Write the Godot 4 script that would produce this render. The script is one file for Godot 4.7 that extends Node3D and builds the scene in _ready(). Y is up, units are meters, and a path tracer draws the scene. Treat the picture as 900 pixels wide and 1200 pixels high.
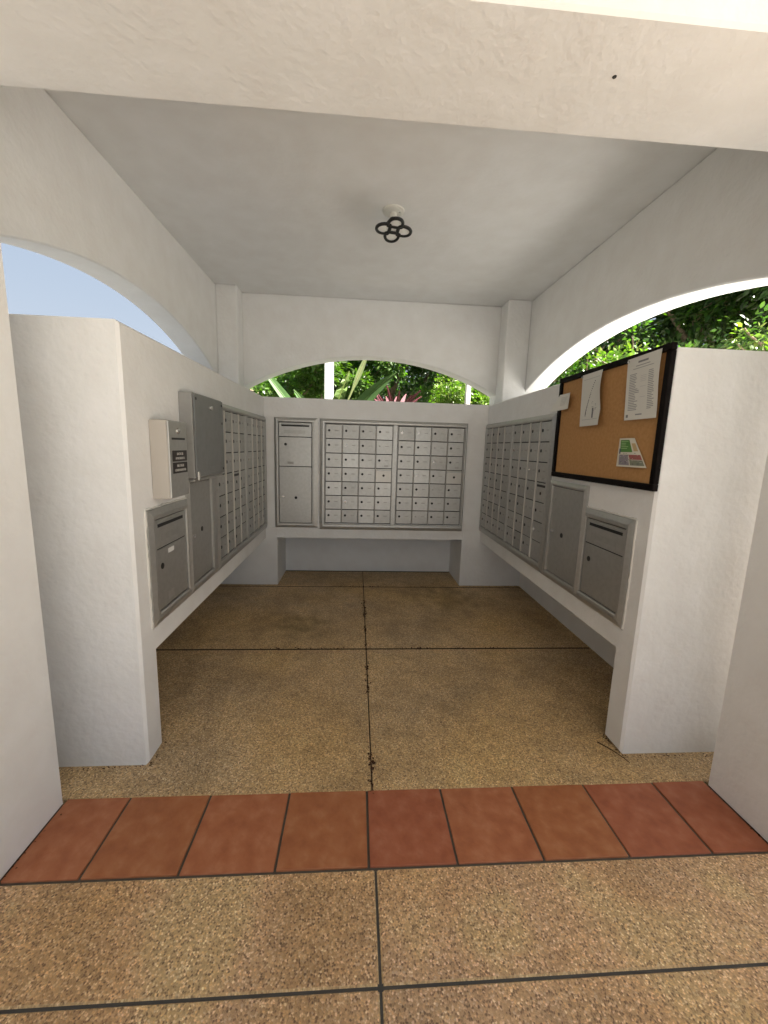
extends Node3D

var rng := RandomNumberGenerator.new()
var M := {}
var used := {}

func _ready():
	rng.seed = 7
	# ---------------------------------------------------------------- camera, sky, sun, exposure
	var cam := Camera3D.new(); cam.name = "camera"
	cam.position = Vector3(0, 1.43, 0)
	cam.rotation = Vector3(-0.1597, -0.0699, 0.0301)
	cam.fov = 103.47; cam.near = 0.02; cam.far = 400.0
	add_child(cam)
	var env := Environment.new()
	env.background_mode = Environment.BG_SKY
	var sm := ProceduralSkyMaterial.new()
	sm.sky_top_color = Color(0.61, 0.68, 0.77)
	sm.sky_horizon_color = Color(0.79, 0.82, 0.85)
	sm.sky_curve = 0.15
	sm.ground_bottom_color = Color(0.35, 0.33, 0.29); sm.ground_horizon_color = Color(0.6, 0.66, 0.7)
	sm.sun_angle_max = 8.0
	var sky := Sky.new(); sky.sky_material = sm
	env.sky = sky
	env.background_energy_multiplier = 0.235
	env.tonemap_mode = Environment.TONE_MAPPER_LINEAR
	env.tonemap_exposure = 5.6
	env.sdfgi_enabled = true; env.ssao_enabled = true; env.ssil_enabled = true
	var we := WorldEnvironment.new(); we.name = "world"; we.environment = env
	add_child(we)
	var sun := DirectionalLight3D.new(); sun.name = "sun"
	sun.light_color = Color(1.0, 0.98, 0.95); sun.light_energy = 1.6
	sun.light_angular_distance = 0.5; sun.shadow_enabled = true
	sun.look_at_from_position(Vector3(0.47, 0.85, 0.24) * 20.0, Vector3.ZERO, Vector3.UP)
	add_child(sun)

	make_materials()
	build_shell()
	build_floor()
	build_cabinets()
	build_board()
	build_lamp()
	build_outside()
	build_litter()

# ==================================================================== helpers
func numbered(called: String) -> String:
	if not used.has(called):
		used[called] = 0
		return called
	used[called] += 1
	return "%s_%03d" % [called, used[called]]

func thing(called: String, label: String, category: String, at := Vector3.ZERO, turn := 0.0, group := "") -> Node3D:
	var o := Node3D.new(); o.name = numbered(called); add_child(o)
	o.position = at; o.rotation.y = turn
	o.set_meta("label", label); o.set_meta("category", category)
	if group != "": o.set_meta("group", group)
	return o

func part(called: String, mesh: Mesh, mat: Material, parent: Node3D, at := Vector3.ZERO, rot := Vector3.ZERO) -> MeshInstance3D:
	var o := MeshInstance3D.new(); o.name = called; o.mesh = mesh; o.material_override = mat
	o.position = at; o.rotation = rot
	parent.add_child(o, true)
	return o

func solo(called: String, mesh: Mesh, mat: Material, label: String, category: String, group := "") -> MeshInstance3D:
	var o := MeshInstance3D.new(); o.name = numbered(called); o.mesh = mesh; o.material_override = mat
	add_child(o)
	o.set_meta("label", label); o.set_meta("category", category)
	if group != "": o.set_meta("group", group)
	return o

func struct(called: String, mesh: Mesh, mat: Material) -> MeshInstance3D:
	var o := MeshInstance3D.new(); o.name = numbered(called); o.mesh = mesh; o.material_override = mat
	add_child(o); o.set_meta("kind", "structure")
	return o

func S() -> SurfaceTool:
	var st := SurfaceTool.new(); st.begin(Mesh.PRIMITIVE_TRIANGLES); return st

func tri(st: SurfaceTool, a: Vector3, b: Vector3, c: Vector3, n: Vector3):
	# a, b, c in any order: wound so that the front faces along n
	var f := (b - a).cross(c - a)
	st.set_normal(n)
	if f.dot(n) > 0.0:
		st.add_vertex(a); st.add_vertex(c); st.add_vertex(b)
	else:
		st.add_vertex(a); st.add_vertex(b); st.add_vertex(c)

func flat(st: SurfaceTool, a: Vector3, b: Vector3, c: Vector3, out: Vector3):
	var n := (b - a).cross(c - a).normalized()
	if n.dot(out) < 0.0: n = -n
	tri(st, a, b, c, n)

func quad(st: SurfaceTool, a: Vector3, b: Vector3, c: Vector3, d: Vector3, out: Vector3):
	flat(st, a, b, c, out); flat(st, a, c, d, out)

func add_box(st: SurfaceTool, lo: Vector3, hi: Vector3, b := 0.0):
	var c := (lo + hi) * 0.5
	var h := (hi - lo) * 0.5
	b = minf(b, minf(h.x, minf(h.y, h.z)) * 0.9)
	for ax in 3:
		var u := (ax + 1) % 3
		var v := (ax + 2) % 3
		for s in [-1.0, 1.0]:
			var q := []
			for k in [[-1, -1], [1, -1], [1, 1], [-1, 1]]:
				var p := Vector3.ZERO
				p[ax] = s * h[ax]; p[u] = k[0] * (h[u] - b); p[v] = k[1] * (h[v] - b)
				q.append(c + p)
			var n := Vector3.ZERO; n[ax] = s
			quad(st, q[0], q[1], q[2], q[3], n)
		if b > 0.0:
			for s in [-1.0, 1.0]:
				for t in [-1.0, 1.0]:
					var p1 := Vector3.ZERO; var p2 := Vector3.ZERO
					p1[u] = s * h[u]; p1[v] = t * (h[v] - b)
					p2[u] = s * (h[u] - b); p2[v] = t * h[v]
					var e := Vector3.ZERO; e[ax] = h[ax] - b
					var o := Vector3.ZERO; o[u] = s; o[v] = t
					quad(st, c + p1 - e, c + p1 + e, c + p2 + e, c + p2 - e, o)
	if b > 0.0:
		for sx in [-1.0, 1.0]:
			for sy in [-1.0, 1.0]:
				for sz in [-1.0, 1.0]:
					var g := Vector3(sx * h.x, sy * h.y, sz * h.z)
					flat(st, c + g - Vector3(0, sy * b, sz * b), c + g - Vector3(sx * b, 0, sz * b), c + g - Vector3(sx * b, sy * b, 0), g)

func box(lo: Vector3, hi: Vector3, b := 0.0) -> ArrayMesh:
	var st := S(); add_box(st, lo, hi, b); return st.commit()

# polygon in local x,y pushed along z from 0 to depth, then moved by t; b bevels the rim of both caps
func add_prism(st: SurfaceTool, poly: PackedVector2Array, depth: float, t: Transform3D, b := 0.0, far_bevel := true):
	var b1 := b if far_bevel else 0.0
	if Geometry2D.is_polygon_clockwise(poly): poly.reverse()
	var n := poly.size()
	var inner := PackedVector2Array()
	for i in n:
		var d1 := (poly[i] - poly[(i + n - 1) % n]).normalized()
		var d2 := (poly[(i + 1) % n] - poly[i]).normalized()
		var n1 := Vector2(-d1.y, d1.x); var n2 := Vector2(-d2.y, d2.x)
		var m := (n1 + n2).normalized()
		inner.append(poly[i] + m * (b / maxf(0.35, m.dot(n1))))
	var ids := Geometry2D.triangulate_polygon(inner)
	var B := t.basis
	for k in range(0, ids.size(), 3):
		for s in [0, 1]:
			var z: float = depth if s == 1 else 0.0
			var nz := B * Vector3(0, 0, 1.0 if s == 1 else -1.0)
			var pp := poly if (s == 1 and not far_bevel) else inner
			tri(st, t * Vector3(pp[ids[k]].x, pp[ids[k]].y, z), t * Vector3(pp[ids[k + 1]].x, pp[ids[k + 1]].y, z), t * Vector3(pp[ids[k + 2]].x, pp[ids[k + 2]].y, z), nz)
	for i in n:
		var j := (i + 1) % n
		var d := (poly[j] - poly[i]).normalized()
		var o := B * Vector3(d.y, -d.x, 0)
		quad(st, t * Vector3(poly[i].x, poly[i].y, b), t * Vector3(poly[j].x, poly[j].y, b), t * Vector3(poly[j].x, poly[j].y, depth - b1), t * Vector3(poly[i].x, poly[i].y, depth - b1), o)
		if b > 0.0:
			quad(st, t * Vector3(poly[i].x, poly[i].y, b), t * Vector3(poly[j].x, poly[j].y, b), t * Vector3(inner[j].x, inner[j].y, 0), t * Vector3(inner[i].x, inner[i].y, 0), o - B.z)
		if b1 > 0.0:
			quad(st, t * Vector3(poly[i].x, poly[i].y, depth - b), t * Vector3(poly[j].x, poly[j].y, depth - b), t * Vector3(inner[j].x, inner[j].y, depth), t * Vector3(inner[i].x, inner[i].y, depth), o + B.z)

func add_tube(st: SurfaceTool, pts: Array, radii: Array, sides := 8, closed := false):
	var n := pts.size()
	var rings := []
	var side := Vector3.ZERO
	for i in n:
		var a: Vector3 = pts[(i + n - 1) % n] if (i > 0 or closed) else pts[i]
		var c: Vector3 = pts[(i + 1) % n] if (i < n - 1 or closed) else pts[i]
		var d := (c - a).normalized()
		if side == Vector3.ZERO:
			side = d.cross(Vector3.UP if absf(d.y) < 0.9 else Vector3.RIGHT).normalized()
		side = (side - d * side.dot(d)).normalized()
		var up := side.cross(d).normalized()
		var ring := []
		var r: float = radii[i % radii.size()]
		for k in sides:
			var w := TAU * k / sides
			var dir := side * cos(w) + up * sin(w)
			ring.append([pts[i] + dir * r, dir])
		rings.append(ring)
	for i in (n if closed else n - 1):
		var A: Array = rings[i]; var Bq: Array = rings[(i + 1) % n]
		for k in sides:
			var l := (k + 1) % sides
			for tr in [[A[k], Bq[k], Bq[l]], [A[k], Bq[l], A[l]]]:
				var f: Vector3 = (tr[1][0] - tr[0][0]).cross(tr[2][0] - tr[0][0])
				var order := [0, 2, 1] if f.dot(tr[0][1]) > 0.0 else [0, 1, 2]
				for q in order:
					st.set_normal(tr[q][1]); st.add_vertex(tr[q][0])

# disc or drum along +z: profile of (radius, z)
func lathe(profile: Array, sides := 20) -> ArrayMesh:
	var st := S()
	for i in profile.size() - 1:
		var p: Vector2 = profile[i]; var q: Vector2 = profile[i + 1]
		for k in sides:
			var a := TAU * k / sides; var b := TAU * (k + 1) / sides
			var ca := Vector3(cos(a), sin(a), 0); var cb := Vector3(cos(b), sin(b), 0)
			var nn := Vector2(q.y - p.y, p.x - q.x)
			var o := (ca + cb) * 0.5 * nn.x + Vector3(0, 0, nn.y)
			if o.length() < 1e-7: o = Vector3(0, 0, 1)
			var v1 := ca * p.x + Vector3(0, 0, p.y); var v2 := cb * p.x + Vector3(0, 0, p.y)
			var v3 := cb * q.x + Vector3(0, 0, q.y); var v4 := ca * q.x + Vector3(0, 0, q.y)
			if p.x > 1e-5: flat(st, v1, v2, v3, o)
			if q.x > 1e-5: flat(st, v1, v3, v4, o)
	return st.commit()

# ==================================================================== materials
func noise(kind: int, freq: float, octaves := 4, sd := 1) -> FastNoiseLite:
	var n := FastNoiseLite.new(); n.noise_type = kind; n.frequency = freq; n.seed = sd
	n.fractal_type = FastNoiseLite.FRACTAL_FBM if octaves > 1 else FastNoiseLite.FRACTAL_NONE
	n.fractal_octaves = octaves
	return n

func ramp(stops: Array) -> Gradient:
	var g := Gradient.new()
	var off := PackedFloat32Array(); var col := PackedColorArray()
	for s in stops:
		off.append(s[0]); col.append(s[1])
	g.offsets = off; g.colors = col
	return g

func tex(n: FastNoiseLite, size: int, g: Gradient, normal := false, strength := 8.0) -> NoiseTexture2D:
	var t := NoiseTexture2D.new(); t.width = size; t.height = size; t.seamless = true; t.noise = n
	if g: t.color_ramp = g
	t.as_normal_map = normal; t.bump_strength = strength
	return t

func mat(c: Color, rough: float, metal := 0.0) -> StandardMaterial3D:
	var m := StandardMaterial3D.new(); m.albedo_color = c; m.roughness = rough; m.metallic = metal
	return m

func tri_planar(m: StandardMaterial3D, scale: float, world := true):
	m.uv1_triplanar = true; m.uv1_world_triplanar = world; m.uv1_scale = Vector3.ONE * scale

func lin(r: float, g: float, b: float) -> Color:
	return Color(r, g, b).linear_to_srgb()

func make_materials():
	# painted stucco
	var stucco := tex(noise(FastNoiseLite.TYPE_SIMPLEX, 0.035, 5, 3), 512, null, true, 3.0)
	var mottle := tex(noise(FastNoiseLite.TYPE_SIMPLEX, 0.006, 5, 9), 512, ramp([[0.0, Color(0.972, 0.968, 0.96)], [0.3, Color(0.98, 0.978, 0.974)], [0.5, Color(0.985, 0.985, 0.98)], [1.0, Color(1, 1, 1)]]))
	var w := mat(lin(0.80, 0.795, 0.785), 0.62)
	w.albedo_texture = mottle; w.normal_enabled = true; w.normal_texture = stucco; w.normal_scale = 0.25
	tri_planar(w, 1.1)
	M.paint = w
	var c: StandardMaterial3D = w.duplicate(); c.normal_scale = 0.12
	M.ceiling = c
	# brushed, clear-anodised aluminium in slightly different batches
	var brush := tex(noise(FastNoiseLite.TYPE_SIMPLEX, 0.02, 5, 21), 512, ramp([[0.0, Color(0.95, 0.95, 0.945)], [0.6, Color(0.985, 0.985, 0.985)], [1.0, Color(1, 1, 1)]]))
	for k in 4:
		var a := mat(lin([0.47, 0.495, 0.45, 0.48][k], [0.465, 0.49, 0.445, 0.475][k], [0.445, 0.47, 0.425, 0.455][k]), [0.44, 0.41, 0.47, 0.44][k], 0.7)
		a.albedo_texture = brush; tri_planar(a, 1.7 + 0.2 * k)
		M["metal%d" % k] = a
	var fr := mat(lin(0.47, 0.465, 0.445), 0.42, 0.7); fr.albedo_texture = brush; tri_planar(fr, 2.3)
	M.frame = fr
	M.edge = mat(lin(0.52, 0.50, 0.46), 0.42, 0.5)
	var gm := mat(lin(0.20, 0.205, 0.205), 0.5, 0.2); gm.albedo_texture = brush; tri_planar(gm, 1.3)
	M.grey_metal = gm
	var gs := mat(lin(0.33, 0.325, 0.31), 0.5, 0.2); gs.albedo_texture = brush; tri_planar(gs, 1.3)
	M.grey_side = gs
	M.box_side = mat(lin(0.46, 0.42, 0.37), 0.5)
	M.gap = mat(lin(0.03, 0.029, 0.027), 0.8)
	M.black = mat(lin(0.008, 0.008, 0.008), 0.5)
	M.chrome = mat(lin(0.6, 0.59, 0.56), 0.25, 0.9)
	M.sticker = mat(lin(0.75, 0.75, 0.73), 0.5)
	M.number = mat(lin(0.34, 0.33, 0.31), 0.6)
	M.plate = mat(lin(0.025, 0.02, 0.018), 0.5)
	M.letter = mat(lin(0.45, 0.43, 0.40), 0.5)
	M.caulk = mat(lin(0.70, 0.68, 0.63), 0.7)
	# terracotta tile
	var tt := tex(noise(FastNoiseLite.TYPE_SIMPLEX, 0.012, 6, 31), 512, ramp([[0.0, lin(0.30, 0.098, 0.040)], [0.4, lin(0.355, 0.122, 0.050)], [0.65, lin(0.38, 0.138, 0.06)], [1.0, lin(0.43, 0.18, 0.09)]]))
	var tn := tex(noise(FastNoiseLite.TYPE_SIMPLEX, 0.03, 5, 33), 512, null, true, 3.0)
	for k in 3:
		var t := mat([Color(1, 1, 1), Color(0.95, 0.90, 0.93), Color(0.97, 0.98, 0.93)][k], 0.55)
		t.albedo_texture = tt; t.normal_enabled = true; t.normal_texture = tn; t.normal_scale = 0.35
		tri_planar(t, 1.6); t.uv1_offset = Vector3(0.31 * k, 0.17 * k, 0.43 * k)
		M["tile%d" % k] = t
	M.tan_wall = mat(lin(0.12, 0.10, 0.08), 0.85)
	M.mulch = mat(lin(0.10, 0.075, 0.05), 0.95)
	M.grout = mat(lin(0.085, 0.072, 0.058), 0.9)
	# exposed aggregate
	var N := 2048
	var cells := FastNoiseLite.new(); cells.noise_type = FastNoiseLite.TYPE_CELLULAR; cells.frequency = 0.235; cells.seed = 5
	cells.cellular_return_type = FastNoiseLite.RETURN_CELL_VALUE; cells.fractal_type = FastNoiseLite.FRACTAL_NONE
	cells.domain_warp_enabled = true; cells.domain_warp_amplitude = 3.0; cells.domain_warp_frequency = 0.12
	cells.domain_warp_fractal_type = FastNoiseLite.DOMAIN_WARP_FRACTAL_NONE
	var edge: FastNoiseLite = cells.duplicate(); edge.cellular_return_type = FastNoiseLite.RETURN_DISTANCE2_SUB
	var ci := cells.get_image(N, N, false, false, true); var ei := edge.get_image(N, N, false, false, true)
	ci.convert(Image.FORMAT_L8); ei.convert(Image.FORMAT_L8)
	var cd := ci.get_data(); var ed := ei.get_data()
	var pal := [lin(0.47, 0.31, 0.15), lin(0.64, 0.45, 0.235), lin(0.76, 0.54, 0.29), lin(0.56, 0.385, 0.195), lin(0.86, 0.66, 0.40), lin(0.66, 0.44, 0.21), lin(0.26, 0.165, 0.085), lin(0.58, 0.385, 0.18)]
	var lut := PackedByteArray(); lut.resize(256 * 3)
	var r2 := RandomNumberGenerator.new(); r2.seed = 11
	for i in 256:
		var p: Color = pal[r2.randi() % 8] if r2.randf() > 0.02 else pal[6]
		var f := r2.randf_range(0.86, 1.12)
		lut[i * 3] = int(clampf(p.r * f, 0, 1) * 255); lut[i * 3 + 1] = int(clampf(p.g * f, 0, 1) * 255); lut[i * 3 + 2] = int(clampf(p.b * f, 0, 1) * 255)
	var mort: Color = lin(0.56, 0.39, 0.20)
	var mr := mort.r * 255; var mg := mort.g * 255; var mb := mort.b * 255
	var rgb := PackedByteArray(); rgb.resize(N * N * 3)
	var hgt := PackedByteArray(); hgt.resize(N * N)
	for i in N * N:
		var e := minf(1.0, ed[i] / 60.0)
		var k := cd[i] * 3
		rgb[i * 3] = int(mr + (lut[k] - mr) * e); rgb[i * 3 + 1] = int(mg + (lut[k + 1] - mg) * e); rgb[i * 3 + 2] = int(mb + (lut[k + 2] - mb) * e)
		hgt[i] = int(e * 255)
	var at := ImageTexture.create_from_image(Image.create_from_data(N, N, false, Image.FORMAT_RGB8, rgb))
	var hi := Image.create_from_data(N, N, false, Image.FORMAT_L8, hgt); hi.convert(Image.FORMAT_RGBA8)
	hi.bump_map_to_normal_map(2.2)
	var ag := mat(Color.WHITE, 0.58)
	ag.albedo_texture = at; ag.normal_enabled = true; ag.normal_texture = ImageTexture.create_from_image(hi); ag.normal_scale = 0.8
	ag.vertex_color_use_as_albedo = true
	tri_planar(ag, 1.0 / 2.6)
	M.aggregate = ag
	M.joint = mat(lin(0.055, 0.052, 0.050), 0.9)
	M.joint_brown = mat(lin(0.022, 0.013, 0.007), 0.95)
	M.debris = mat(lin(0.055, 0.022, 0.009), 0.95)
	# cork, paper, frame
	var ck := mat(Color.WHITE, 0.85)
	ck.albedo_texture = tex(noise(FastNoiseLite.TYPE_SIMPLEX, 0.03, 6, 41), 512, ramp([[0.0, lin(0.40, 0.205, 0.07)], [0.5, lin(0.44, 0.23, 0.082)], [1.0, lin(0.48, 0.26, 0.10)]]))
	tri_planar(ck, 2.4); M.cork = ck
	M.dark_wood = mat(lin(0.006, 0.004, 0.0035), 0.55); M.dark_wood.metallic_specular = 0.2
	M.frost = mat(lin(0.86, 0.86, 0.83), 0.3)
	M.frost.backlight_enabled = true; M.frost.backlight = Color(0.5, 0.5, 0.45)
	M.porcelain = mat(lin(0.68, 0.66, 0.60), 0.4)
	# outdoors
	var so := mat(Color.WHITE, 0.95)
	so.albedo_texture = tex(noise(FastNoiseLite.TYPE_SIMPLEX, 0.02, 6, 51), 512, ramp([[0.0, lin(0.19, 0.17, 0.135)], [0.5, lin(0.31, 0.285, 0.235)], [1.0, lin(0.40, 0.37, 0.315)]]))
	tri_planar(so, 0.4); M.soil = so
	var pv := mat(Color.WHITE, 0.85)
	pv.albedo_texture = tex(noise(FastNoiseLite.TYPE_SIMPLEX, 0.03, 6, 52), 512, ramp([[0.0, lin(0.21, 0.20, 0.185)], [0.5, lin(0.28, 0.27, 0.25)], [1.0, lin(0.33, 0.32, 0.30)]]))
	tri_planar(pv, 0.5); M.paving = pv
	var ph: StandardMaterial3D = pv.duplicate(); ph.albedo_texture = tex(noise(FastNoiseLite.TYPE_SIMPLEX, 0.03, 6, 55), 512, ramp([[0.0, lin(0.55, 0.53, 0.49)], [0.5, lin(0.66, 0.645, 0.61)], [1.0, lin(0.72, 0.70, 0.67)]])); M.path = ph
	var bk := mat(Color.WHITE, 0.9)
	bk.albedo_texture = tex(noise(FastNoiseLite.TYPE_SIMPLEX, 0.03, 5, 53), 256, ramp([[0.0, lin(0.12, 0.085, 0.055)], [0.5, lin(0.24, 0.175, 0.115)], [1.0, lin(0.36, 0.29, 0.21)]]))
	tri_planar(bk, 2.0); M.bark = bk
	var lf := mat(Color.WHITE, 0.33); lf.vertex_color_use_as_albedo = true
	lf.backlight_enabled = true; lf.backlight = Color(0.75, 0.95, 0.25); M.leaf = lf
	var br := mat(Color.WHITE, 0.6); br.vertex_color_use_as_albedo = true
	br.backlight_enabled = true; br.backlight = Color(0.3, 0.4, 0.1); M.blade = br

# ==================================================================== the building
const XL := -0.90      # inner face of left low wall
const XR := 1.295      # inner face of right low wall
const WL := -1.41      # inner plane of left arched wall
const WR := 1.757
const ZB := -4.05      # inner face of back low wall
const ZW := -4.53      # inner plane of back arched wall
const ZF := -1.48      # room side of the front beam
const ZE := -1.66      # near end of the low side walls
const TOP := 1.87
const CEIL := 2.95

# side walls are drawn as (z, y) and pushed along x
func side_basis(x: float) -> Transform3D:
	return Transform3D(Basis(Vector3(0, 0, 1), Vector3(0, 1, 0), Vector3(-1, 0, 0)), Vector3(x, 0, 0))   # local z runs towards -x

func arc(c: Vector2, r: float, a: float, b: float, n := 56) -> Array:
	var out := []
	for i in n + 1:
		var u := lerpf(a, b, float(i) / n)
		out.append(Vector2(u, c.y + sqrt(maxf(0.0, r * r - (u - c.x) * (u - c.x)))))
	return out

func build_shell():
	var st := S()
	# low side walls: an end post on the floor, then a box carried clear of the floor, with a sill wall behind
	for s in [0, 1]:
		st = S()
		var prof := PackedVector2Array([Vector2(ZE, 0), Vector2(ZE, TOP), Vector2(ZB, TOP), Vector2(ZB, 0.478), Vector2(ZE - 0.135, 0.478), Vector2(ZE - 0.135, 0)])
		if s == 0: add_prism(st, prof, XL - WL, side_basis(XL), 0.011, false)
		else: add_prism(st, prof, WR - XR, Transform3D(Basis(Vector3(0, 0, 1), Vector3(0, 1, 0), Vector3(1, 0, 0)), Vector3(XR, 0, 0)), 0.011, false)
		var o := solo("low_wall", st.commit(), M.paint, ["white stucco low wall on the left that carries the metal mail cabinets", "white stucco low wall on the right below the cork notice board"][s], "wall")
		st = S()
		if s == 0: add_box(st, Vector3(WL - 0.85, 0, ZW - 0.2), Vector3(WL, TOP, ZE), 0.0)
		else: add_box(st, Vector3(WR, 0, ZW - 0.2), Vector3(WR + 1.0, TOP, ZE), 0.0)
		part("sill_wall", st.commit(), M.paint, o)
	st = S()
	add_prism(st, PackedVector2Array([Vector2(WL, 0), Vector2(-0.79, 0), Vector2(-0.79, 0.497), Vector2(1.105, 0.497), Vector2(1.105, 0), Vector2(WR, 0), Vector2(WR, TOP), Vector2(WL, TOP)]), ZB - ZW, Transform3D(Basis(), Vector3(0, 0, ZW)), 0.0)
	var ob := solo("low_wall", st.commit(), M.paint, "white stucco low wall across the back holding the pale mailboxes", "wall")
	st = S(); add_box(st, Vector3(WL, 0, ZW - 0.2), Vector3(WR, TOP, ZW))
	part("sill_wall", st.commit(), M.paint, ob)
	st = S(); add_box(st, Vector3(1.105, 0, ZB), Vector3(1.56, 0.60, ZB + 0.006), 0.003); add_box(st, Vector3(-1.3, 0, ZB), Vector3(-0.79, 0.60, ZB + 0.006), 0.003)
	part("pier_base", st.commit(), M.paint, ob)
	# arched walls above
	st = S()
	var pl := PackedVector2Array([Vector2(ZF, CEIL)])
	for p in arc(Vector2(-2.914, -0.827), 3.216, ZF, -4.33): pl.append(p)
	pl.append(Vector2(-4.33, TOP)); pl.append(Vector2(ZW - 0.2, TOP)); pl.append(Vector2(ZW - 0.2, CEIL))
	add_prism(st, pl, 0.2, side_basis(WL), 0.008)
	solo("arched_wall", st.commit(), M.paint, "white arched wall over the left low wall, open to blue sky", "wall")
	st = S()
	pl = PackedVector2Array([Vector2(ZF, CEIL)])
	for p in arc(Vector2(-2.817, -1.72), 4.06, ZF, -4.33): pl.append(p)
	pl.append(Vector2(-4.33, TOP)); pl.append(Vector2(ZW - 0.2, TOP)); pl.append(Vector2(ZW - 0.2, CEIL))
	add_prism(st, pl, 0.2, side_basis(WR + 0.2), 0.008)
	solo("arched_wall", st.commit(), M.paint, "white arched wall over the right low wall, trees seen through it", "wall")
	st = S()
	pl = PackedVector2Array([Vector2(WL, CEIL), Vector2(WL, TOP), Vector2(-1.206, TOP)])
	for p in arc(Vector2(0.161, -0.402), 2.782, -1.206, 1.512): pl.append(p)
	pl.append(Vector2(1.512, TOP)); pl.append(Vector2(WR, TOP)); pl.append(Vector2(WR, CEIL))
	add_prism(st, pl, 0.2, Transform3D(Basis(), Vector3(0, 0, ZW - 0.2)), 0.008)
	solo("arched_wall", st.commit(), M.paint, "white arched wall across the back, above the pale mailboxes", "wall")
	# corner pilasters on the low walls
	solo("corner_pilaster", box(Vector3(WL, TOP, ZW), Vector3(-1.206, CEIL, -4.33), 0.008), M.paint, "square white pilaster in the back left corner, at the end of the sky arch", "pilaster", "pilasters in the back corners")
	solo("corner_pilaster", box(Vector3(1.512, TOP, ZW), Vector3(WR, CEIL, -4.31), 0.008), M.paint, "square white pilaster in the back right corner, beside the tree arch", "pilaster", "pilasters in the back corners")
	# front opening: two pilasters and a deep beam
	solo("front_pilaster", box(Vector3(-1.72, 0, -1.47), Vector3(-1.13, 2.465, -1.10), 0.006), M.paint, "plain white pilaster at the left end of the terracotta tile strip", "pilaster", "pilasters of the front opening")
	solo("front_pilaster", box(Vector3(1.568, 0, -1.47), Vector3(1.98, 2.465, -1.10), 0.006), M.paint, "shaded pilaster at the right end of the terracotta tile strip", "pilaster", "pilasters of the front opening")
	var beam := solo("front_beam", box(Vector3(-4.2, 2.465, ZF), Vector3(3.7, CEIL, -1.10), 0.008), M.paint, "deep white beam overhead across the front opening", "beam")
	part("screw_hole", lathe([Vector2(0.006, 0), Vector2(0.005, 0.002), Vector2(0, 0.002)], 10), M.gap, beam, Vector3(0.694, 2.465, -1.259), Vector3(PI / 2, 0, 0))
	solo("walkway_wall", box(Vector3(-3.4, -0.1, -1.09), Vector3(-3.2, CEIL - 0.003, 5.0), 0.01), M.tan_wall, "tan wall closing the left end of the covered walkway", "wall")
	solo("walkway_beam", box(Vector3(-4.2, 2.58, 1.61), Vector3(3.7, CEIL + 0.22, 1.76), 0.01), M.paint, "white edge beam along the open side of the covered walkway", "beam")
	# slabs
	var roof := struct("ceiling", box(Vector3(WL - 0.45, CEIL, ZW - 0.45), Vector3(WR + 0.85, CEIL + 0.22, -1.10)), M.ceiling)
	part("walkway_ceiling", box(Vector3(-4.2, CEIL, -1.10), Vector3(3.7, CEIL + 0.22, 1.6)), M.ceiling, roof)

# ==================================================================== floor
func slab_mesh(x0: float, x1: float, z0: float, z1: float, y: float, bev := 0.004) -> ArrayMesh:
	var n1 := noise(FastNoiseLite.TYPE_SIMPLEX, 1.3, 4, 61); var n2 := noise(FastNoiseLite.TYPE_SIMPLEX, 5.0, 4, 62)
	var n3 := noise(FastNoiseLite.TYPE_SIMPLEX, 0.8, 3, 63)
	var nx := int(ceil((x1 - x0) / 0.035)); var nz := int(ceil((z1 - z0) / 0.035))
	var st := S()
	var tint := func(p: Vector3) -> Color:
		var a := n1.get_noise_2d(p.x, p.z); var b := n2.get_noise_2d(p.x, p.z); var c := n3.get_noise_2d(p.x, p.z)
		var k := 0.88 + 0.20 * a + 0.16 * b
		var col := Color(k, k * (0.99 + 0.05 * c), k * (0.97 + 0.20 * c))
		# pale scuffed patches and brown damp stains where the photograph has them
		for w in [[-0.45, -0.97, 0.17, 0.35], [0.42, -1.0, 0.2, 0.30], [0.95, -0.93, 0.2, 0.12], [-0.42, -3.1, 0.16, -0.38], [0.9, -3.7, 0.25, -0.3], [-0.2, -2.3, 0.3, 0.10]]:
			var d: float = Vector2(p.x - w[0], (p.z - w[1])).length() / w[2] + 0.9 * b
			var f: float = w[3] * exp(-d * d)
			col = Color(col.r * (1 + f), col.g * (1 + f), col.b * (1 + f * 1.25))
		if p.z > -1.2: col = Color(col.r * 1.04, col.g * 0.97, col.b * 1.02)
		return col
	for i in nx:
		for j in nz:
			var xs := [lerpf(x0, x1, float(i) / nx), lerpf(x0, x1, float(i + 1) / nx)]
			var zs := [lerpf(z0, z1, float(j) / nz), lerpf(z0, z1, float(j + 1) / nz)]
			var P := [Vector3(xs[0], y, zs[0]), Vector3(xs[1], y, zs[0]), Vector3(xs[1], y, zs[1]), Vector3(xs[0], y, zs[1])]
			for k in [0, 1, 2, 0, 2, 3]:
				st.set_normal(Vector3.UP); st.set_color(tint.call(P[k])); st.add_vertex(P[k])
	var lo := y - 0.04
	var e := bev
	for q in [[Vector3(x0, y, z0), Vector3(x1, y, z0), Vector3(0, 0, -1)], [Vector3(x0, y, z1), Vector3(x1, y, z1), Vector3(0, 0, 1)], [Vector3(x0, y, z0), Vector3(x0, y, z1), Vector3(-1, 0, 0)], [Vector3(x1, y, z0), Vector3(x1, y, z1), Vector3(1, 0, 0)]]:
		st.set_color(Color(0.9, 0.9, 0.9))
		var o: Vector3 = q[2] * e
		quad(st, q[0], q[1], q[1] + o - Vector3(0, e, 0), q[0] + o - Vector3(0, e, 0), q[2] + Vector3.UP)
		quad(st, q[0] + o - Vector3(0, e, 0), q[1] + o - Vector3(0, e, 0), q[1] + o - Vector3(0, 0.04, 0), q[0] + o - Vector3(0, 0.04, 0), q[2])
	return st.commit()

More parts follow.
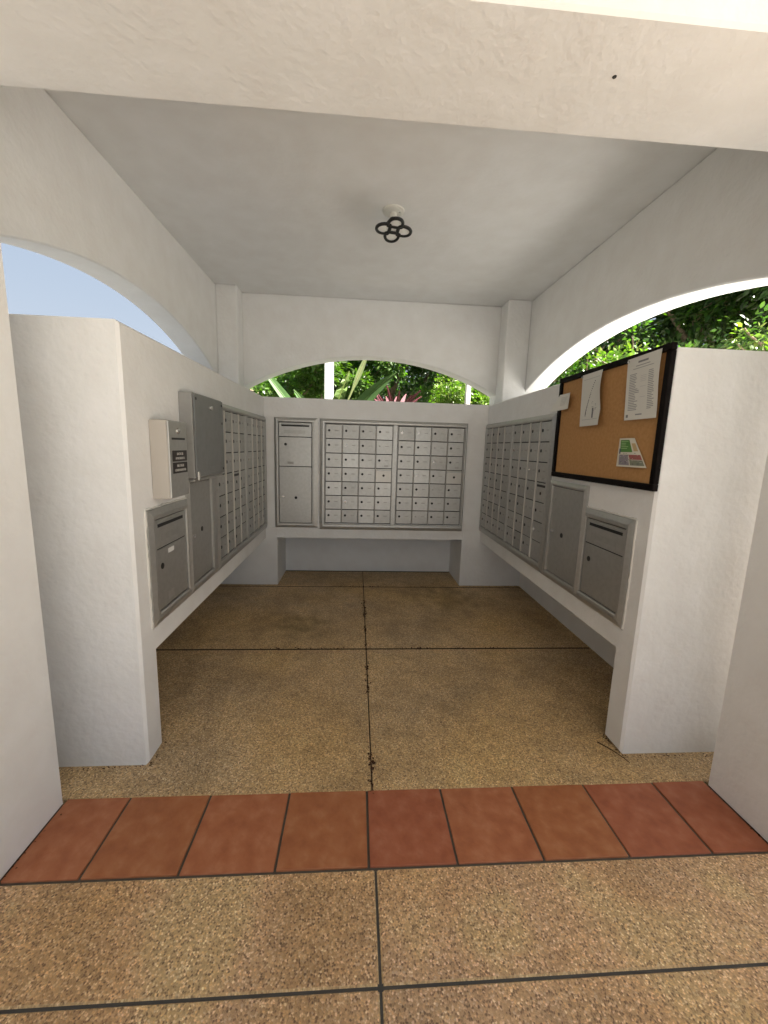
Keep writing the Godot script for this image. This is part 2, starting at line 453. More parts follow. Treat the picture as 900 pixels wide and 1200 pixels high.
func build_floor():
	var bed := struct("ground", box(Vector3(-120, -0.45, -120), Vector3(120, -0.12, 120)), M.soil)
	bed.name = "ground"
	struct("paving", box(Vector3(-30, -0.2, 1.0), Vector3(3.71, -0.05, 25)), M.paving)
	struct("paving", box(Vector3(2.78, -0.2, -4.2), Vector3(9.0, -0.06, -1.67)), M.path)
	struct("paving", box(Vector3(3.72, -0.2, -1.66), Vector3(9.0, -0.06, 6.0)), M.path)
	var fl := struct("floor", box(Vector3(-4.2, -0.3, -4.73), Vector3(3.7, -0.028, 0.995)), M.grout)
	# exposed-aggregate slabs, joints between them
	var jx := 0.09
	var g := 0.007
	var gz := 0.013
	for r in [[-4.5, -4.009], [-3.982, -2.70 - gz], [-2.70 + gz, -1.495]]:
		part("slab", slab_mesh(WL + 0.005, jx - g, r[0], r[1], 0.0), M.aggregate, fl)
		part("slab", slab_mesh(jx + g, 1.95, r[0], r[1], 0.0), M.aggregate, fl)
	for r in [[-1.165, -0.8625 - 0.008], [-0.8625 + 0.008, 0.45], [0.47, 0.99]]:
		part("slab", slab_mesh(-2.2, jx - 0.008, r[0], r[1], 0.0), M.aggregate, fl)
		part("slab", slab_mesh(jx + 0.008, 2.4, r[0], r[1], 0.0), M.aggregate, fl)
	part("slab", slab_mesh(-4.2, -2.215, -1.165, 0.99, 0.0), M.aggregate, fl)
	part("slab", slab_mesh(2.415, 3.7, -1.165, 0.99, 0.0), M.aggregate, fl)
	# filler in the joints: brown dirt inside, dark grey sealant in front
	var st := S()
	add_box(st, Vector3(WL, -0.027, -2.70 - gz), Vector3(1.75, -0.003, -2.70 + gz))
	add_box(st, Vector3(WL, -0.027, -4.008), Vector3(1.75, -0.003, -3.983))
	part("joint_filler", st.commit(), M.joint_brown, fl)
	st = S(); add_box(st, Vector3(jx - g, -0.0265, -4.5), Vector3(jx + g, -0.004, -1.495))
	part("joint_filler", st.commit(), M.joint_brown, fl)
	st = S(); add_box(st, Vector3(-2.2, -0.027, -0.8705), Vector3(2.4, -0.004, -0.8545))
	part("joint_filler", st.commit(), M.joint, fl)
	st = S(); add_box(st, Vector3(jx - 0.008, -0.0265, -1.165), Vector3(jx + 0.008, -0.0045, 0.99))
	part("joint_filler", st.commit(), M.joint, fl)
	# terracotta tiles, each a piece of its own
	var xs := [-1.20, -0.884, -0.57, -0.252, 0.067, 0.378, 0.690, 1.007, 1.325, 1.64]
	for k in 9:
		var a: float = xs[k] + 0.0045; var b: float = xs[k + 1] - 0.0045
		if k == 0: a = -1.127
		if k == 8: b = 1.563
		var m := part("tile", box(Vector3(a, -0.02, -1.488), Vector3(b, 0.003 + 0.0015 * sin(k * 2.3), -1.176), 0.0016), M["tile%d" % [0, 2, 0, 2, 1, 0, 2, 1, 1][k]], fl)
		m.rotation = Vector3(0, 0, 0.0012 * sin(k * 1.7))
	st = S(); add_box(st, Vector3(-1.13, -0.027, -1.494), Vector3(1.567, -0.0035, -1.166))
	part("tile_grout", st.commit(), M.grout, fl)

# ==================================================================== mail cabinets
# local axes of a cabinet: x along the wall, y up, z out of the wall, origin at its lower left corner on the wall
func frame_mesh(w: float, h: float, l: float, r: float, t: float, b: float, z0 := 0.010, z1 := 0.020, back := 0.002) -> ArrayMesh:
	var st := S()
	var o := [Vector3(0, 0, 0), Vector3(w, 0, 0), Vector3(w, h, 0), Vector3(0, h, 0)]
	var i := [Vector3(l, b, 0), Vector3(w - r, b, 0), Vector3(w - r, h - t, 0), Vector3(l, h - t, 0)]
	var mid := [Vector3(l * 0.55, b * 0.55, 0), Vector3(w - r * 0.55, b * 0.55, 0), Vector3(w - r * 0.55, h - t * 0.55, 0), Vector3(l * 0.55, h - t * 0.55, 0)]
	var ii := [Vector3(l - 0.006, b - 0.006, 0), Vector3(w - r + 0.006, b - 0.006, 0), Vector3(w - r + 0.006, h - t + 0.006, 0), Vector3(l - 0.006, h - t + 0.006, 0)]
	var outw := [Vector3(0, -1, 0), Vector3(1, 0, 0), Vector3(0, 1, 0), Vector3(-1, 0, 0)]
	var Z := Vector3(0, 0, 1)
	for k in 4:
		var j := (k + 1) % 4
		quad(st, o[k], o[j], o[j] + Z * z0, o[k] + Z * z0, outw[k])
		quad(st, o[k] + Z * z0, o[j] + Z * z0, mid[j] + Z * z1, mid[k] + Z * z1, Z + outw[k] * 0.2)
		quad(st, mid[k] + Z * z1, mid[j] + Z * z1, ii[j] + Z * (z1 - 0.001), ii[k] + Z * (z1 - 0.001), Z)
		quad(st, ii[k] + Z * (z1 - 0.001), ii[j] + Z * (z1 - 0.001), i[j] + Z * (z1 - 0.006), i[k] + Z * (z1 - 0.006), Z - outw[k])
		quad(st, i[k] + Z * (z1 - 0.006), i[j] + Z * (z1 - 0.006), i[j] + Z * back, i[k] + Z * back, -outw[k])
	return st.commit()

var lock_mesh: ArrayMesh
var ring_mesh: ArrayMesh
var key_mesh: ArrayMesh
var door_mesh: ArrayMesh
var plate_mesh: ArrayMesh

func lock(parent: Node3D, x: float, y: float, z: float, kind := 0, big := 1.0):
	var o := part("lock", [lock_mesh, ring_mesh, key_mesh][kind], [M.black, M.chrome, M.number][kind], parent, Vector3(x, y, z))
	o.scale = Vector3(big, big, 1)

const PX := 0.1657   # door pitch
const PY := 0.1400

# 4 x 7 small doors whose lower left corner is (x0, y0)
func door_panel(o: Node3D, x0: float, y0: float, sd: int, odd: Dictionary, wide: Array = []):
	var r := RandomNumberGenerator.new(); r.seed = sd
	part("backing", box(Vector3(x0 - 0.004, y0 - 0.004, 0.001), Vector3(x0 + PX * 4 + 0.004, y0 + PY * 7 + 0.004, 0.003)), M.gap, o)
	for c in 5:
		var x := x0 + PX * c
		part("divider", box(Vector3(x - 0.0024, y0, 0.003), Vector3(x + 0.0024, y0 + PY * 7, 0.0165), 0.001), M.edge if c > 0 and c < 4 else M.frame, o)
	for row in 7:
		for c in 4:
			var id := row * 10 + c
			if id in wide and c % 2 == 1: continue
			var dm := door_mesh
			if id in wide: dm = box(Vector3(0.0055, 0.0025, 0), Vector3(PX * 2 - 0.0055, PY - 0.0025, 0.005), 0.0012)
			var m: Material = M["metal%d" % (r.randi() % 4)]
			var kind := 0 if r.randf() > 0.12 else (1 if r.randf() > 0.5 else 2)
			var what: String = odd.get(id, "")
			if what == "ring": kind = 1
			if what == "pale": m = M.edge
			var d := part("door", dm, m, o, Vector3(x0 + PX * c, y0 + PY * (6 - row), 0.003 + r.randf_range(0.0, 0.001)), Vector3(r.randf_range(-0.004, 0.004), r.randf_range(-0.006, 0.006), 0))
			var z := 0.005
			if what == "slot":
				part("mail_slot", box(Vector3(0.02, PY - 0.033, z - 0.001), Vector3(PX - 0.02, PY - 0.016, z + 0.0008)), M.black, d)
				lock(d, PX * 0.5, PY * 0.45, z, 0)
			elif what == "pale":
				lock(d, PX * 0.5, PY * 0.5, z, 0)
				part("hood", box(Vector3(0.012, PY - 0.024, z), Vector3(PX - 0.012, PY - 0.012, z + 0.006), 0.002), M.frame, d)
			else:
				lock(d, 0.036, PY * 0.56, z, kind)
				part("number_plate", plate_mesh, M.number, d, Vector3(0.092, PY * 0.53, z))
			if what == "badge":
				part("maker_badge", box(Vector3(0.085, 0.018, z), Vector3(0.125, 0.034, z + 0.001)), M.number, d)

func slot_panel(o: Node3D, called: String, x0: float, y0: float, x1: float, y1: float, m: Material):
	var d := part(called, box(Vector3(x0, y0, 0.003), Vector3(x1, y1, 0.009), 0.0015), m, o)
	part("mail_slot", box(Vector3(x0 + 0.025, y1 - 0.036, 0.008), Vector3(x1 - 0.022, y1 - 0.020, 0.0096)), M.black, d)
	part("slot_hood", box(Vector3(x0 + 0.022, y1 - 0.019, 0.009), Vector3(x1 - 0.02, y1 - 0.013, 0.015), 0.002), M.frame, d)
	part("label_plate", box(Vector3(x0 + 0.05, y0 + 0.03, 0.009), Vector3(x1 - 0.06, y0 + 0.062, 0.0094)), M.metal2, d)

func caulk(o: Node3D, w: float, h: float):
	var r := RandomNumberGenerator.new(); r.seed = int(w * 1000)
	var st := S()
	for e in [[Vector3(0, 0, 0), Vector3(w, 0, 0)], [Vector3(w, 0, 0), Vector3(w, h, 0)], [Vector3(w, h, 0), Vector3(0, h, 0)], [Vector3(0, h, 0), Vector3(0, 0, 0)]]:
		var pts := []; var rad := []
		for k in 25:
			var p: Vector3 = e[0].lerp(e[1], k / 24.0)
			var away: Vector3 = (p - Vector3(w / 2, h / 2, 0)).normalized()
			pts.append(p + away * r.randf_range(0.002, 0.006) + Vector3(0, 0, 0.001)); rad.append(r.randf_range(0.003, 0.0075))
		add_tube(st, pts, rad, 6)
	part("sealant_bead", st.commit(), M.caulk, o)

func drop_box(label: String, at: Vector3, turn: float, w: float, h: float, flip: bool) -> Node3D:
	var o := thing("mail_drop_box", label, "mail drop", at, turn)
	var l := 0.052; var r := 0.034
	if flip: l = 0.020; r = 0.046
	part("frame", frame_mesh(w, h, l, r, 0.05, 0.05), M.frame, o)
	part("backing", box(Vector3(l - 0.002, 0.048, 0.001), Vector3(w - r + 0.002, h - 0.048, 0.003)), M.gap, o)
	slot_panel(o, "slot_panel", l + 0.005, 0.343, w - r - 0.005, h - 0.055, M.metal0)
	var d := part("door", box(Vector3(l + 0.005, 0.055, 0.003), Vector3(w - r - 0.005, 0.337, 0.009), 0.0015), M.metal2, o)
	lock(d, l + 0.055, 0.255, 0.009, 0, 1.25)
	if not flip:
		part("sticker", box(Vector3(l + 0.12, 0.30, 0.009), Vector3(l + 0.18, 0.322, 0.0095)), M.sticker, d)
		part("sticker", box(Vector3(l + 0.10, 0.075, 0.009), Vector3(l + 0.16, 0.115, 0.0093)), M.metal1, d)
	caulk(o, w, h)
	return o

func build_cabinets():
	lock_mesh = lathe([Vector2(0.0118, 0), Vector2(0.0112, 0.0022), Vector2(0.007, 0.0026), Vector2(0.0, 0.0024)], 14)
	ring_mesh = lathe([Vector2(0.0115, 0), Vector2(0.0105, 0.004), Vector2(0.007, 0.0045), Vector2(0.006, 0.001), Vector2(0.0, 0.001)], 14)
	key_mesh = lathe([Vector2(0.008, 0), Vector2(0.007, 0.002), Vector2(0.0, 0.002)], 12)
	door_mesh = box(Vector3(0.0055, 0.0036, 0), Vector3(PX - 0.0055, PY - 0.0036, 0.005), 0.0012)
	plate_mesh = box(Vector3(0, 0, 0), Vector3(0.036, 0.009, 0.0006))
	var LT := PI / 2; var RT := -PI / 2
	# ---- back wall
	var o := thing("parcel_drop_cabinet", "tall narrow mail cabinet at the left end of the back wall", "mail cabinet", Vector3(-0.805, 0.605, ZB), 0)
	part("frame", frame_mesh(0.42, 1.08, 0.040, 0.058, 0.045, 0.042), M.frame, o)
	part("backing", box(Vector3(0.038, 0.04, 0.001), Vector3(0.364, 1.037, 0.003)), M.gap, o)
	slot_panel(o, "slot_panel", 0.044, 0.898, 0.358, 1.030, M.metal1)
	var d := part("door", box(Vector3(0.044, 0.612, 0.003), Vector3(0.358, 0.892, 0.009), 0.0015), M.metal1, o)
	lock(d, 0.107, 0.823, 0.009, 0, 1.15)
	part("maker_badge", box(Vector3(0.125, 0.632, 0.009), Vector3(0.185, 0.656, 0.0098)), M.number, d)
	d = part("door", box(Vector3(0.044, 0.046, 0.003), Vector3(0.358, 0.606, 0.009), 0.0015), M.metal3, o)
	lock(d, 0.078, 0.31, 0.009, 1); lock(d, 0.205, 0.30, 0.009, 0, 1.2)
	o = thing("mailbox_bank", "wide bank of pale mailboxes across the middle of the back wall", "mailboxes", Vector3(-0.366, 0.59, ZB), 0, "banks of small mailboxes")
	part("frame", frame_mesh(1.462, 1.095, 0.05, 0.022, 0.043, 0.055), M.frame, o)
	part("centre_post", box(Vector3(0.717, 0.052, 0.003), Vector3(0.762, 1.053, 0.019), 0.003), M.frame, o)
	door_panel(o, 0.053, 0.066, 101, {23: "badge", 33: "pale"})
	door_panel(o, 0.769, 0.066, 102, {0: "ring", 22: "ring", 31: "ring", 23: "badge", 33: "pale", 1: "ring"})
	# ---- left wall (x runs away from the camera)
	o = thing("mailbox_bank", "bank of small mailboxes on the left wall beyond the parcel door", "mailboxes", Vector3(XL, 0.60, -2.622), LT, "banks of small mailboxes")
	part("frame", frame_mesh(1.418, 1.08, 0.028, 0.022, 0.040, 0.055), M.frame, o)
	part("centre_post", box(Vector3(0.6995, 0.052, 0.003), Vector3(0.752, 1.041, 0.019), 0.003), M.frame, o)
	door_panel(o, 0.0325, 0.058, 103, {32: "slot", 33: "badge"})
	door_panel(o, 0.757, 0.058, 104, {})
	o = thing("parcel_locker", "large plain parcel door low on the left wall, beneath the grey box", "parcel locker", Vector3(XL, 0.60, -2.176), LT)
	part("frame", frame_mesh(0.444, 0.66, 0.030, 0.10, 0.05, 0.045), M.frame, o)
	part("backing", box(Vector3(0.028, 0.043, 0.001), Vector3(0.346, 0.612, 0.003)), M.gap, o)
	d = part("door", box(Vector3(0.034, 0.049, 0.003), Vector3(0.340, 0.606, 0.008), 0.0015), M.metal2, o)
	lock(d, 0.075, 0.31, 0.008, 1); lock(d, 0.19, 0.33, 0.008, 0, 1.25)
	lock(d, 0.32, 0.075, 0.008, 2)
	drop_box("mail drop on the left wall with a small white sticker below its slot", Vector3(XL, 0.60, -1.765), LT, 0.408, 0.53, false)
	# grey steel box that stands proud of the left wall
	o = thing("key_cabinet", "dark grey steel box with one blank door, above the left parcel locker", "steel box", Vector3(XL, 1.24, -2.15), LT)
	part("body", box(Vector3(0, 0, 0.0), Vector3(0.45, 0.435, 0.066), 0.002), M.grey_side, o)
	d = part("door", box(Vector3(0.006, 0.006, 0.068), Vector3(0.444, 0.429, 0.075), 0.002), M.grey_metal, o)
	part("knob", lathe([Vector2(0.013, 0), Vector2(0.012, 0.008), Vector2(0.007, 0.011), Vector2(0, 0.011)], 16), M.chrome, d, Vector3(0.235, 0.375, 0.075))
	part("sticker", box(Vector3(0.225, 0.175, 0.075), Vector3(0.285, 0.205, 0.0755)), M.sticker, d)
	part("raised_panel", box(Vector3(0.15, 0.05, 0.0745), Vector3(0.43, 0.31, 0.0756), 0.0006), M.grey_metal, d)
	part("hinge", box(Vector3(0.010, -0.012, 0.055), Vector3(0.03, 0.035, 0.082), 0.003), M.chrome, d)
	for p in [Vector2(0.03, 0.405), Vector2(0.42, 0.405), Vector2(0.42, 0.03), Vector2(0.42, 0.3)]:
		part("rivet", key_mesh, M.gap, d, Vector3(p.x, p.y, 0.075))
	part("drip_sill", box(Vector3(0.02, -0.022, 0.0), Vector3(0.47, -0.004, 0.055), 0.004), M.frame, o)
	# small metal box with two dark name plates
	o = thing("suggestion_box", "small pale metal slot box with two black lettered plates, nearest on the left wall", "metal box", Vector3(XL, 1.172, -1.84), LT)
	part("body", box(Vector3(0, 0, 0), Vector3(0.195, 0.346, 0.074), 0.003), M.box_side, o)
	d = part("lid", box(Vector3(0.003, 0.002, 0.074), Vector3(0.192, 0.344, 0.081), 0.002), M.frame, o)
	part("knob", lathe([Vector2(0.014, 0), Vector2(0.013, 0.006), Vector2(0.007, 0.009), Vector2(0, 0.009)], 16), M.chrome, d, Vector3(0.098, 0.302, 0.081))
	part("mail_slot", box(Vector3(0.03, 0.262, 0.0805), Vector3(0.168, 0.271, 0.0816)), M.black, d)
	var words := [["DATA IN", "APARTMENTS"], ["NO SIGN", "CONDOMINIUM"]]
	for k in 2:
		var y := 0.165 - 0.054 * k
		part("name_plate", box(Vector3(0.028, y, 0.081), Vector3(0.180, y + 0.049, 0.0828), 0.0006), M.plate, d)
		for q in 2:
			var tm := TextMesh.new(); tm.text = words[k][q]
			var f := SystemFont.new(); f.font_names = PackedStringArray(["Droid Sans"]); f.font_weight = 700
			tm.font = f; tm.font_size = 24; tm.pixel_size = 0.0007 if q == 0 else 0.00062; tm.depth = 0.0008
			part("lettering", tm, M.letter, d, Vector3(0.104, y + (0.034 if q == 0 else 0.014), 0.0831))
	# ---- right wall (x runs towards the camera)
	o = thing("mailbox_bank", "bank of small grey mailboxes on the right wall beside the cork board", "mailboxes", Vector3(XR, 0.60, -4.045), RT, "banks of small mailboxes")
	part("frame", frame_mesh(1.438, 1.08, 0.022, 0.048, 0.042, 0.055), M.frame, o)
	part("centre_post", box(Vector3(0.6925, 0.052, 0.003), Vector3(0.719, 1.039, 0.019), 0.003), M.frame, o)
	door_panel(o, 0.0255, 0.057, 105, {})
	door_panel(o, 0.7245, 0.057, 106, {33: "slot", 23: "badge", 53: "ring", 10: "ring"}, [62, 63])
	o = thing("parcel_locker", "plain grey parcel door on the right wall below the cork board", "parcel locker", Vector3(XR, 0.60, -2.603), RT)
	part("frame", frame_mesh(0.444, 0.648, 0.05, 0.03, 0.034, 0.045), M.frame, o)
	part("backing", box(Vector3(0.048, 0.043, 0.001), Vector3(0.416, 0.616, 0.003)), M.gap, o)
	d = part("door", box(Vector3(0.054, 0.049, 0.003), Vector3(0.410, 0.610, 0.008), 0.0015), M.metal2, o)
	lock(d, 0.085, 0.32, 0.008, 1); lock(d, 0.205, 0.315, 0.008, 0, 1.3); lock(d, 0.09, 0.53, 0.008, 2); lock(d, 0.19, 0.09, 0.008, 2)
	drop_box("grey mail drop on the right wall, nearest to the wall end", Vector3(XR, 0.60, -2.157), RT, 0.402, 0.53, true)

# ==================================================================== notice board
func paper_tex(kind: int) -> ImageTexture:
	var w := 256; var h := 330
	var im := Image.create(w, h, false, Image.FORMAT_RGB8); im.fill(Color(0.83, 0.82, 0.79))
	var r := RandomNumberGenerator.new(); r.seed = 70 + kind
	var ink := Color(0.55, 0.55, 0.55)
	if kind == 0:      # list of names in two columns
		im.fill_rect(Rect2i(88, 24, 78, 10), Color(0.5, 0.5, 0.5))
		im.fill_rect(Rect2i(72, 46, 110, 4), ink); im.fill_rect(Rect2i(50, 60, 160, 3), Color(0.55, 0.55, 0.55))
		for k in 22:
			im.fill_rect(Rect2i(26, 86 + k * 9, r.randi_range(45, 85), 4), ink)
			im.fill_rect(Rect2i(178, 86 + k * 9, r.randi_range(32, 50), 4), ink)
			if r.randf() < 0.4: im.fill_rect(Rect2i(118, 87 + k * 9, 46, 2), Color(0.7, 0.7, 0.7))
		im.fill_rect(Rect2i(92, 300, 52, 7), ink); im.fill_rect(Rect2i(14, 300, 18, 16), Color(0.5, 0.5, 0.5))
	elif kind == 1:    # site plan: a curved row of marks and a small block
		im.fill_rect(Rect2i(24, 34, 208, 2), Color(0.6, 0.6, 0.6)); im.fill_rect(Rect2i(24, 288, 208, 2), Color(0.6, 0.6, 0.6))
		for k in 26:
			var a := k / 25.0
			var x := 62 + 110 * a * a; var y := 262 - 208 * a + 24 * sin(a * PI)
			im.fill_rect(Rect2i(int(x), int(y), r.randi_range(6, 12), 6), Color(0.35, 0.35, 0.35))
		im.fill_rect(Rect2i(150, 220, 20, 62), Color(0.45, 0.45, 0.45))
		for k in 9: im.fill_rect(Rect2i(142 + r.randi_range(0, 50), 180 + k * 8, r.randi_range(8, 24), 3), Color(0.55, 0.55, 0.55))
	elif kind == 2:    # small curled note
		for k in 7: im.fill_rect(Rect2i(70 + k * 6, 70 + k * 26, 130 - k * 10, 5), Color(0.58, 0.58, 0.58))
	else:              # colour leaflet
		im.fill(Color(0.82, 0.8, 0.74))
		im.fill_rect(Rect2i(30, 20, 150, 140), Color(0.33, 0.52, 0.25))
		for k in 5: im.fill_rect(Rect2i(44, 34 + k * 20, r.randi_range(70, 125), 7), Color(0.62, 0.75, 0.5))
		im.fill_rect(Rect2i(22, 190, 105, 120), Color(0.55, 0.52, 0.55)); im.fill_rect(Rect2i(135, 190, 112, 55), Color(0.62, 0.36, 0.34))
		im.fill_rect(Rect2i(135, 250, 112, 60), Color(0.5, 0.52, 0.45)); im.fill_rect(Rect2i(196, 60, 44, 90), Color(0.72, 0.62, 0.45))
		for k in 40: im.fill_rect(Rect2i(r.randi_range(26, 225), r.randi_range(165, 300), r.randi_range(5, 22), 4), [Color(0.8, 0.78, 0.76), Color(0.3, 0.3, 0.34), Color(0.4, 0.5, 0.32)][k % 3])
		im.fill_rect(Rect2i(18, 120, 18, 60), Color(0.25, 0.28, 0.4))
	return ImageTexture.create_from_image(im)

# a sheet with corners c (tl, tr, br, bl) in board coordinates (x along wall, y up), curling off the cork
func sheet(corners: Array, curl: Callable) -> ArrayMesh:
	var st := S(); var n := 14
	var P := func(i: int, j: int) -> Vector3:
		var u := float(i) / n; var v := float(j) / n
		var a: Vector2 = corners[0].lerp(corners[1], u); var b: Vector2 = corners[3].lerp(corners[2], u)
		var p := a.lerp(b, v)
		return Vector3(p.x, p.y, curl.call(u, v))
	for side in 2:
		for i in n:
			for j in n:
				var ids := [[i, j], [i + 1, j], [i + 1, j + 1], [i, j], [i + 1, j + 1], [i, j + 1]]
				if side == 1: ids.reverse()
				for q in ids:
					var p: Vector3 = P.call(q[0], q[1])
					if side == 1: p.z -= 0.0004
					var du: Vector3 = P.call(mini(q[0] + 1, n), q[1]) - P.call(maxi(q[0] - 1, 0), q[1])
					var dv: Vector3 = P.call(q[0], mini(q[1] + 1, n)) - P.call(q[0], maxi(q[1] - 1, 0))
					st.set_normal(dv.cross(du).normalized() * (1.0 if side == 0 else -1.0)); st.set_uv(Vector2(float(q[0]) / n, float(q[1]) / n)); st.add_vertex(p)
	return st.commit()

func build_board():
	var z0 := -2.575; var w := 0.925; var h := 0.612
	var o := thing("notice_board", "cork notice board in a dark wood frame on the right wall", "notice board", Vector3(XR, 1.275, z0), -PI / 2)
	part("cork", box(Vector3(0.01, 0.01, 0.002), Vector3(w - 0.01, h - 0.01, 0.012)), M.cork, o)
	var fr := S()
	var f := 0.03; var dp := 0.026
	add_box(fr, Vector3(0, 0, 0.0), Vector3(w, f, dp), 0.003); add_box(fr, Vector3(0, h - f, 0.0), Vector3(w, h, dp), 0.003)
	add_box(fr, Vector3(0, f, 0.0), Vector3(f, h - f, dp - 0.001), 0.003); add_box(fr, Vector3(w - f, f, 0.0), Vector3(w, h - f, dp - 0.001), 0.003)
	part("frame", fr.commit(), M.dark_wood, o)
	var T := Transform3D(Basis(Vector3.UP, -PI / 2), Vector3(XR, 0, 0))
	# corners given as (z, y) on the wall
	var sheets := [
		["paper_notice", "long white list of names pinned at the right of the cork board", 0, [Vector2(-1.912, 1.867), Vector2(-1.695, 1.872), Vector2(-1.690, 1.588), Vector2(-1.895, 1.588)], func(u, v): return 0.0275 + 0.004 * sin(v * 5.0) * u + 0.004 * (1 - v)],
		["paper_notice", "white plan sheet pinned in the middle of the cork board", 1, [Vector2(-2.305, 1.862), Vector2(-2.108, 1.862), Vector2(-2.085, 1.578), Vector2(-2.285, 1.578)], func(u, v): return 0.0275 + 0.010 * pow(u, 2.0) * (0.4 + absf(sin(v * 4.5)))],
		["paper_note", "small curled white note overlapping the left edge of the cork board", 2, [Vector2(-2.550, 1.785), Vector2(-2.405, 1.782), Vector2(-2.415, 1.69), Vector2(-2.60, 1.684)], func(u, v): return 0.0275 + 0.035 * pow(1 - u, 1.6) * v + 0.012 * pow(u, 2.0)],
		["leaflet", "torn green colour leaflet low on the cork board", 3, [Vector2(-1.928, 1.505), Vector2(-1.82, 1.505), Vector2(-1.712, 1.372), Vector2(-1.925, 1.370)], func(u, v): return 0.015 + 0.006 * sin(u * 3.0) + 0.004 * v],
	]
	for s in sheets:
		var pm := mat(Color.WHITE, 0.7); pm.albedo_texture = paper_tex(s[2])
		var cs := []
		for q in s[3]: cs.append(Vector2(q.x, q.y))
		var mi := solo(s[0], sheet(cs, s[4]), pm, s[1], "leaflet" if s[2] == 3 else "paper")
		mi.transform = T
		if s[2] == 0 or s[2] == 1:
			var c0: Vector2 = cs[0]
			part("pin", lathe([Vector2(0.006, 0), Vector2(0.006, 0.004), Vector2(0, 0.006)], 10), M.chrome, mi, Vector3(c0.x + 0.012, c0.y - 0.012, 0.034))

# ==================================================================== ceiling lamp
func build_lamp():
	var o := thing("ceiling_lamp", "ceiling lamp with four black-rimmed frosted petals", "lamp", Vector3(0.205, CEIL, -2.90))
	var down := Vector3(PI / 2, 0, 0)
	part("ceiling_plate", lathe([Vector2(0.072, 0), Vector2(0.070, 0.010), Vector2(0.055, 0.016), Vector2(0.02, 0.018), Vector2(0.0, 0.018)], 28), M.porcelain, o, Vector3.ZERO, down)
	part("socket", lathe([Vector2(0.022, 0.015), Vector2(0.020, 0.055), Vector2(0, 0.055)], 16), M.porcelain, o, Vector3.ZERO, down)
	part("screw", key_mesh, M.chrome, o, Vector3(0.04, -0.016, 0.02), down)
	part("cap", lathe([Vector2(0.016, 0.040), Vector2(0.058, 0.092), Vector2(0.0, 0.092)], 16), M.black, o, Vector3.ZERO, down)
	# shade: a square pane in the middle and four petals tilted up round it
	var head := Transform3D(Basis(Vector3.RIGHT, -0.13) * Basis(Vector3.UP, 0.12), Vector3(0.006, -0.112, 0.0))
	var a := 0.030
	var sq := [Vector3(-a, 0, -a), Vector3(a, 0, -a), Vector3(a, 0, a), Vector3(-a, 0, a)]
	var st := S(); var pts := []
	for p in sq: pts.append(head * p)
	for k in 4: add_tube(st, [pts[k], pts[(k + 1) % 4]], [0.0105], 8)
	part("centre_rim", st.commit(), M.black, o)
	st = S(); quad(st, pts[0], pts[1], pts[2], pts[3], Vector3.DOWN)
	part("pane", st.commit(), M.frost, o)
	for k in 4:
		var turn := Basis(Vector3.UP, k * PI / 2)
		var tilt := Basis(Vector3.RIGHT, 0.06)
		var rim := []
		for i in 28:
			var w := TAU * i / 28
			var x := 0.047 * cos(w) * (1.0 if sin(w) < 0.0 else 1.0 - 0.12 * sin(w)); var z := 0.004 + (0.080 * sqrt(sin(w)) if sin(w) > 0.0 else 0.008 * sin(w))
			rim.append(head * (turn * (Vector3(0, 0, a) + tilt * Vector3(x, 0, z))))
		st = S(); add_tube(st, rim, [0.0105], 8, true)
		var pe := part("petal_rim", st.commit(), M.black, o)
		st = S()
		var c := Vector3.ZERO
		for p in rim: c += p
		c /= 28.0
		c += Vector3(0, -0.006, 0)
		for i in 28: flat(st, c, rim[i], rim[(i + 1) % 28], Vector3.DOWN)
		part("pane", st.commit(), M.frost, pe)

# ==================================================================== planting
func leaf_mesh(w: float, fold: float) -> ArrayMesh:
	var st := S()
	var p := [Vector3(0, 0, 0), Vector3(-w, fold, 0.32), Vector3(-w * 0.8, fold, 0.68), Vector3(0, -0.05, 1.0), Vector3(w * 0.8, fold, 0.68), Vector3(w, fold, 0.32), Vector3(0, 0.0, 0.5)]
	for k in 6: flat(st, p[6], p[k], p[(k + 1) % 6], Vector3.UP)
	return st.commit()

func crown(parent: Node3D, clumps: Array, per: int, size: float, cols: Array, sd: int, lm: ArrayMesh):
	var r := RandomNumberGenerator.new(); r.seed = sd
	var mm := MultiMesh.new(); mm.transform_format = MultiMesh.TRANSFORM_3D; mm.use_colors = true; mm.mesh = lm
	mm.instance_count = clumps.size() * per
	var i := 0
	for c in clumps:
		var tone := r.randf_range(0.7, 1.25)
		var base: Color = cols[r.randi() % cols.size()]
		for k in per:
			var d := Vector3(r.randfn(), r.randfn(), r.randfn()).normalized()
			var rad: float = c[1] * pow(r.randf(), 0.45)
			var pos: Vector3 = c[0] + Vector3(d.x, d.y * 0.75, d.z) * rad
			var dir := (d + Vector3(r.randf_range(-0.7, 0.7), r.randf_range(-0.6, 0.4), r.randf_range(-0.7, 0.7))).normalized()
			var up := (Vector3.UP + Vector3(r.randfn(), r.randfn(), r.randfn()) * 0.45).normalized()
			var x := up.cross(dir).normalized()
			if x.length() < 0.5: x = Vector3.RIGHT
			up = dir.cross(x)
			var s := size * r.randf_range(0.65, 1.25)
			mm.set_instance_transform(i, Transform3D(Basis(x * s, up * s, dir * s), pos))
			var f := tone * r.randf_range(0.7, 1.3)
			mm.set_instance_color(i, Color(base.r * f * r.randf_range(0.85, 1.2), base.g * f, base.b * f))
			i += 1
	var o := MultiMeshInstance3D.new(); o.name = "crown"; o.multimesh = mm; o.material_override = M.leaf
	o.set_meta("kind", "stuff")
	parent.add_child(o, true)

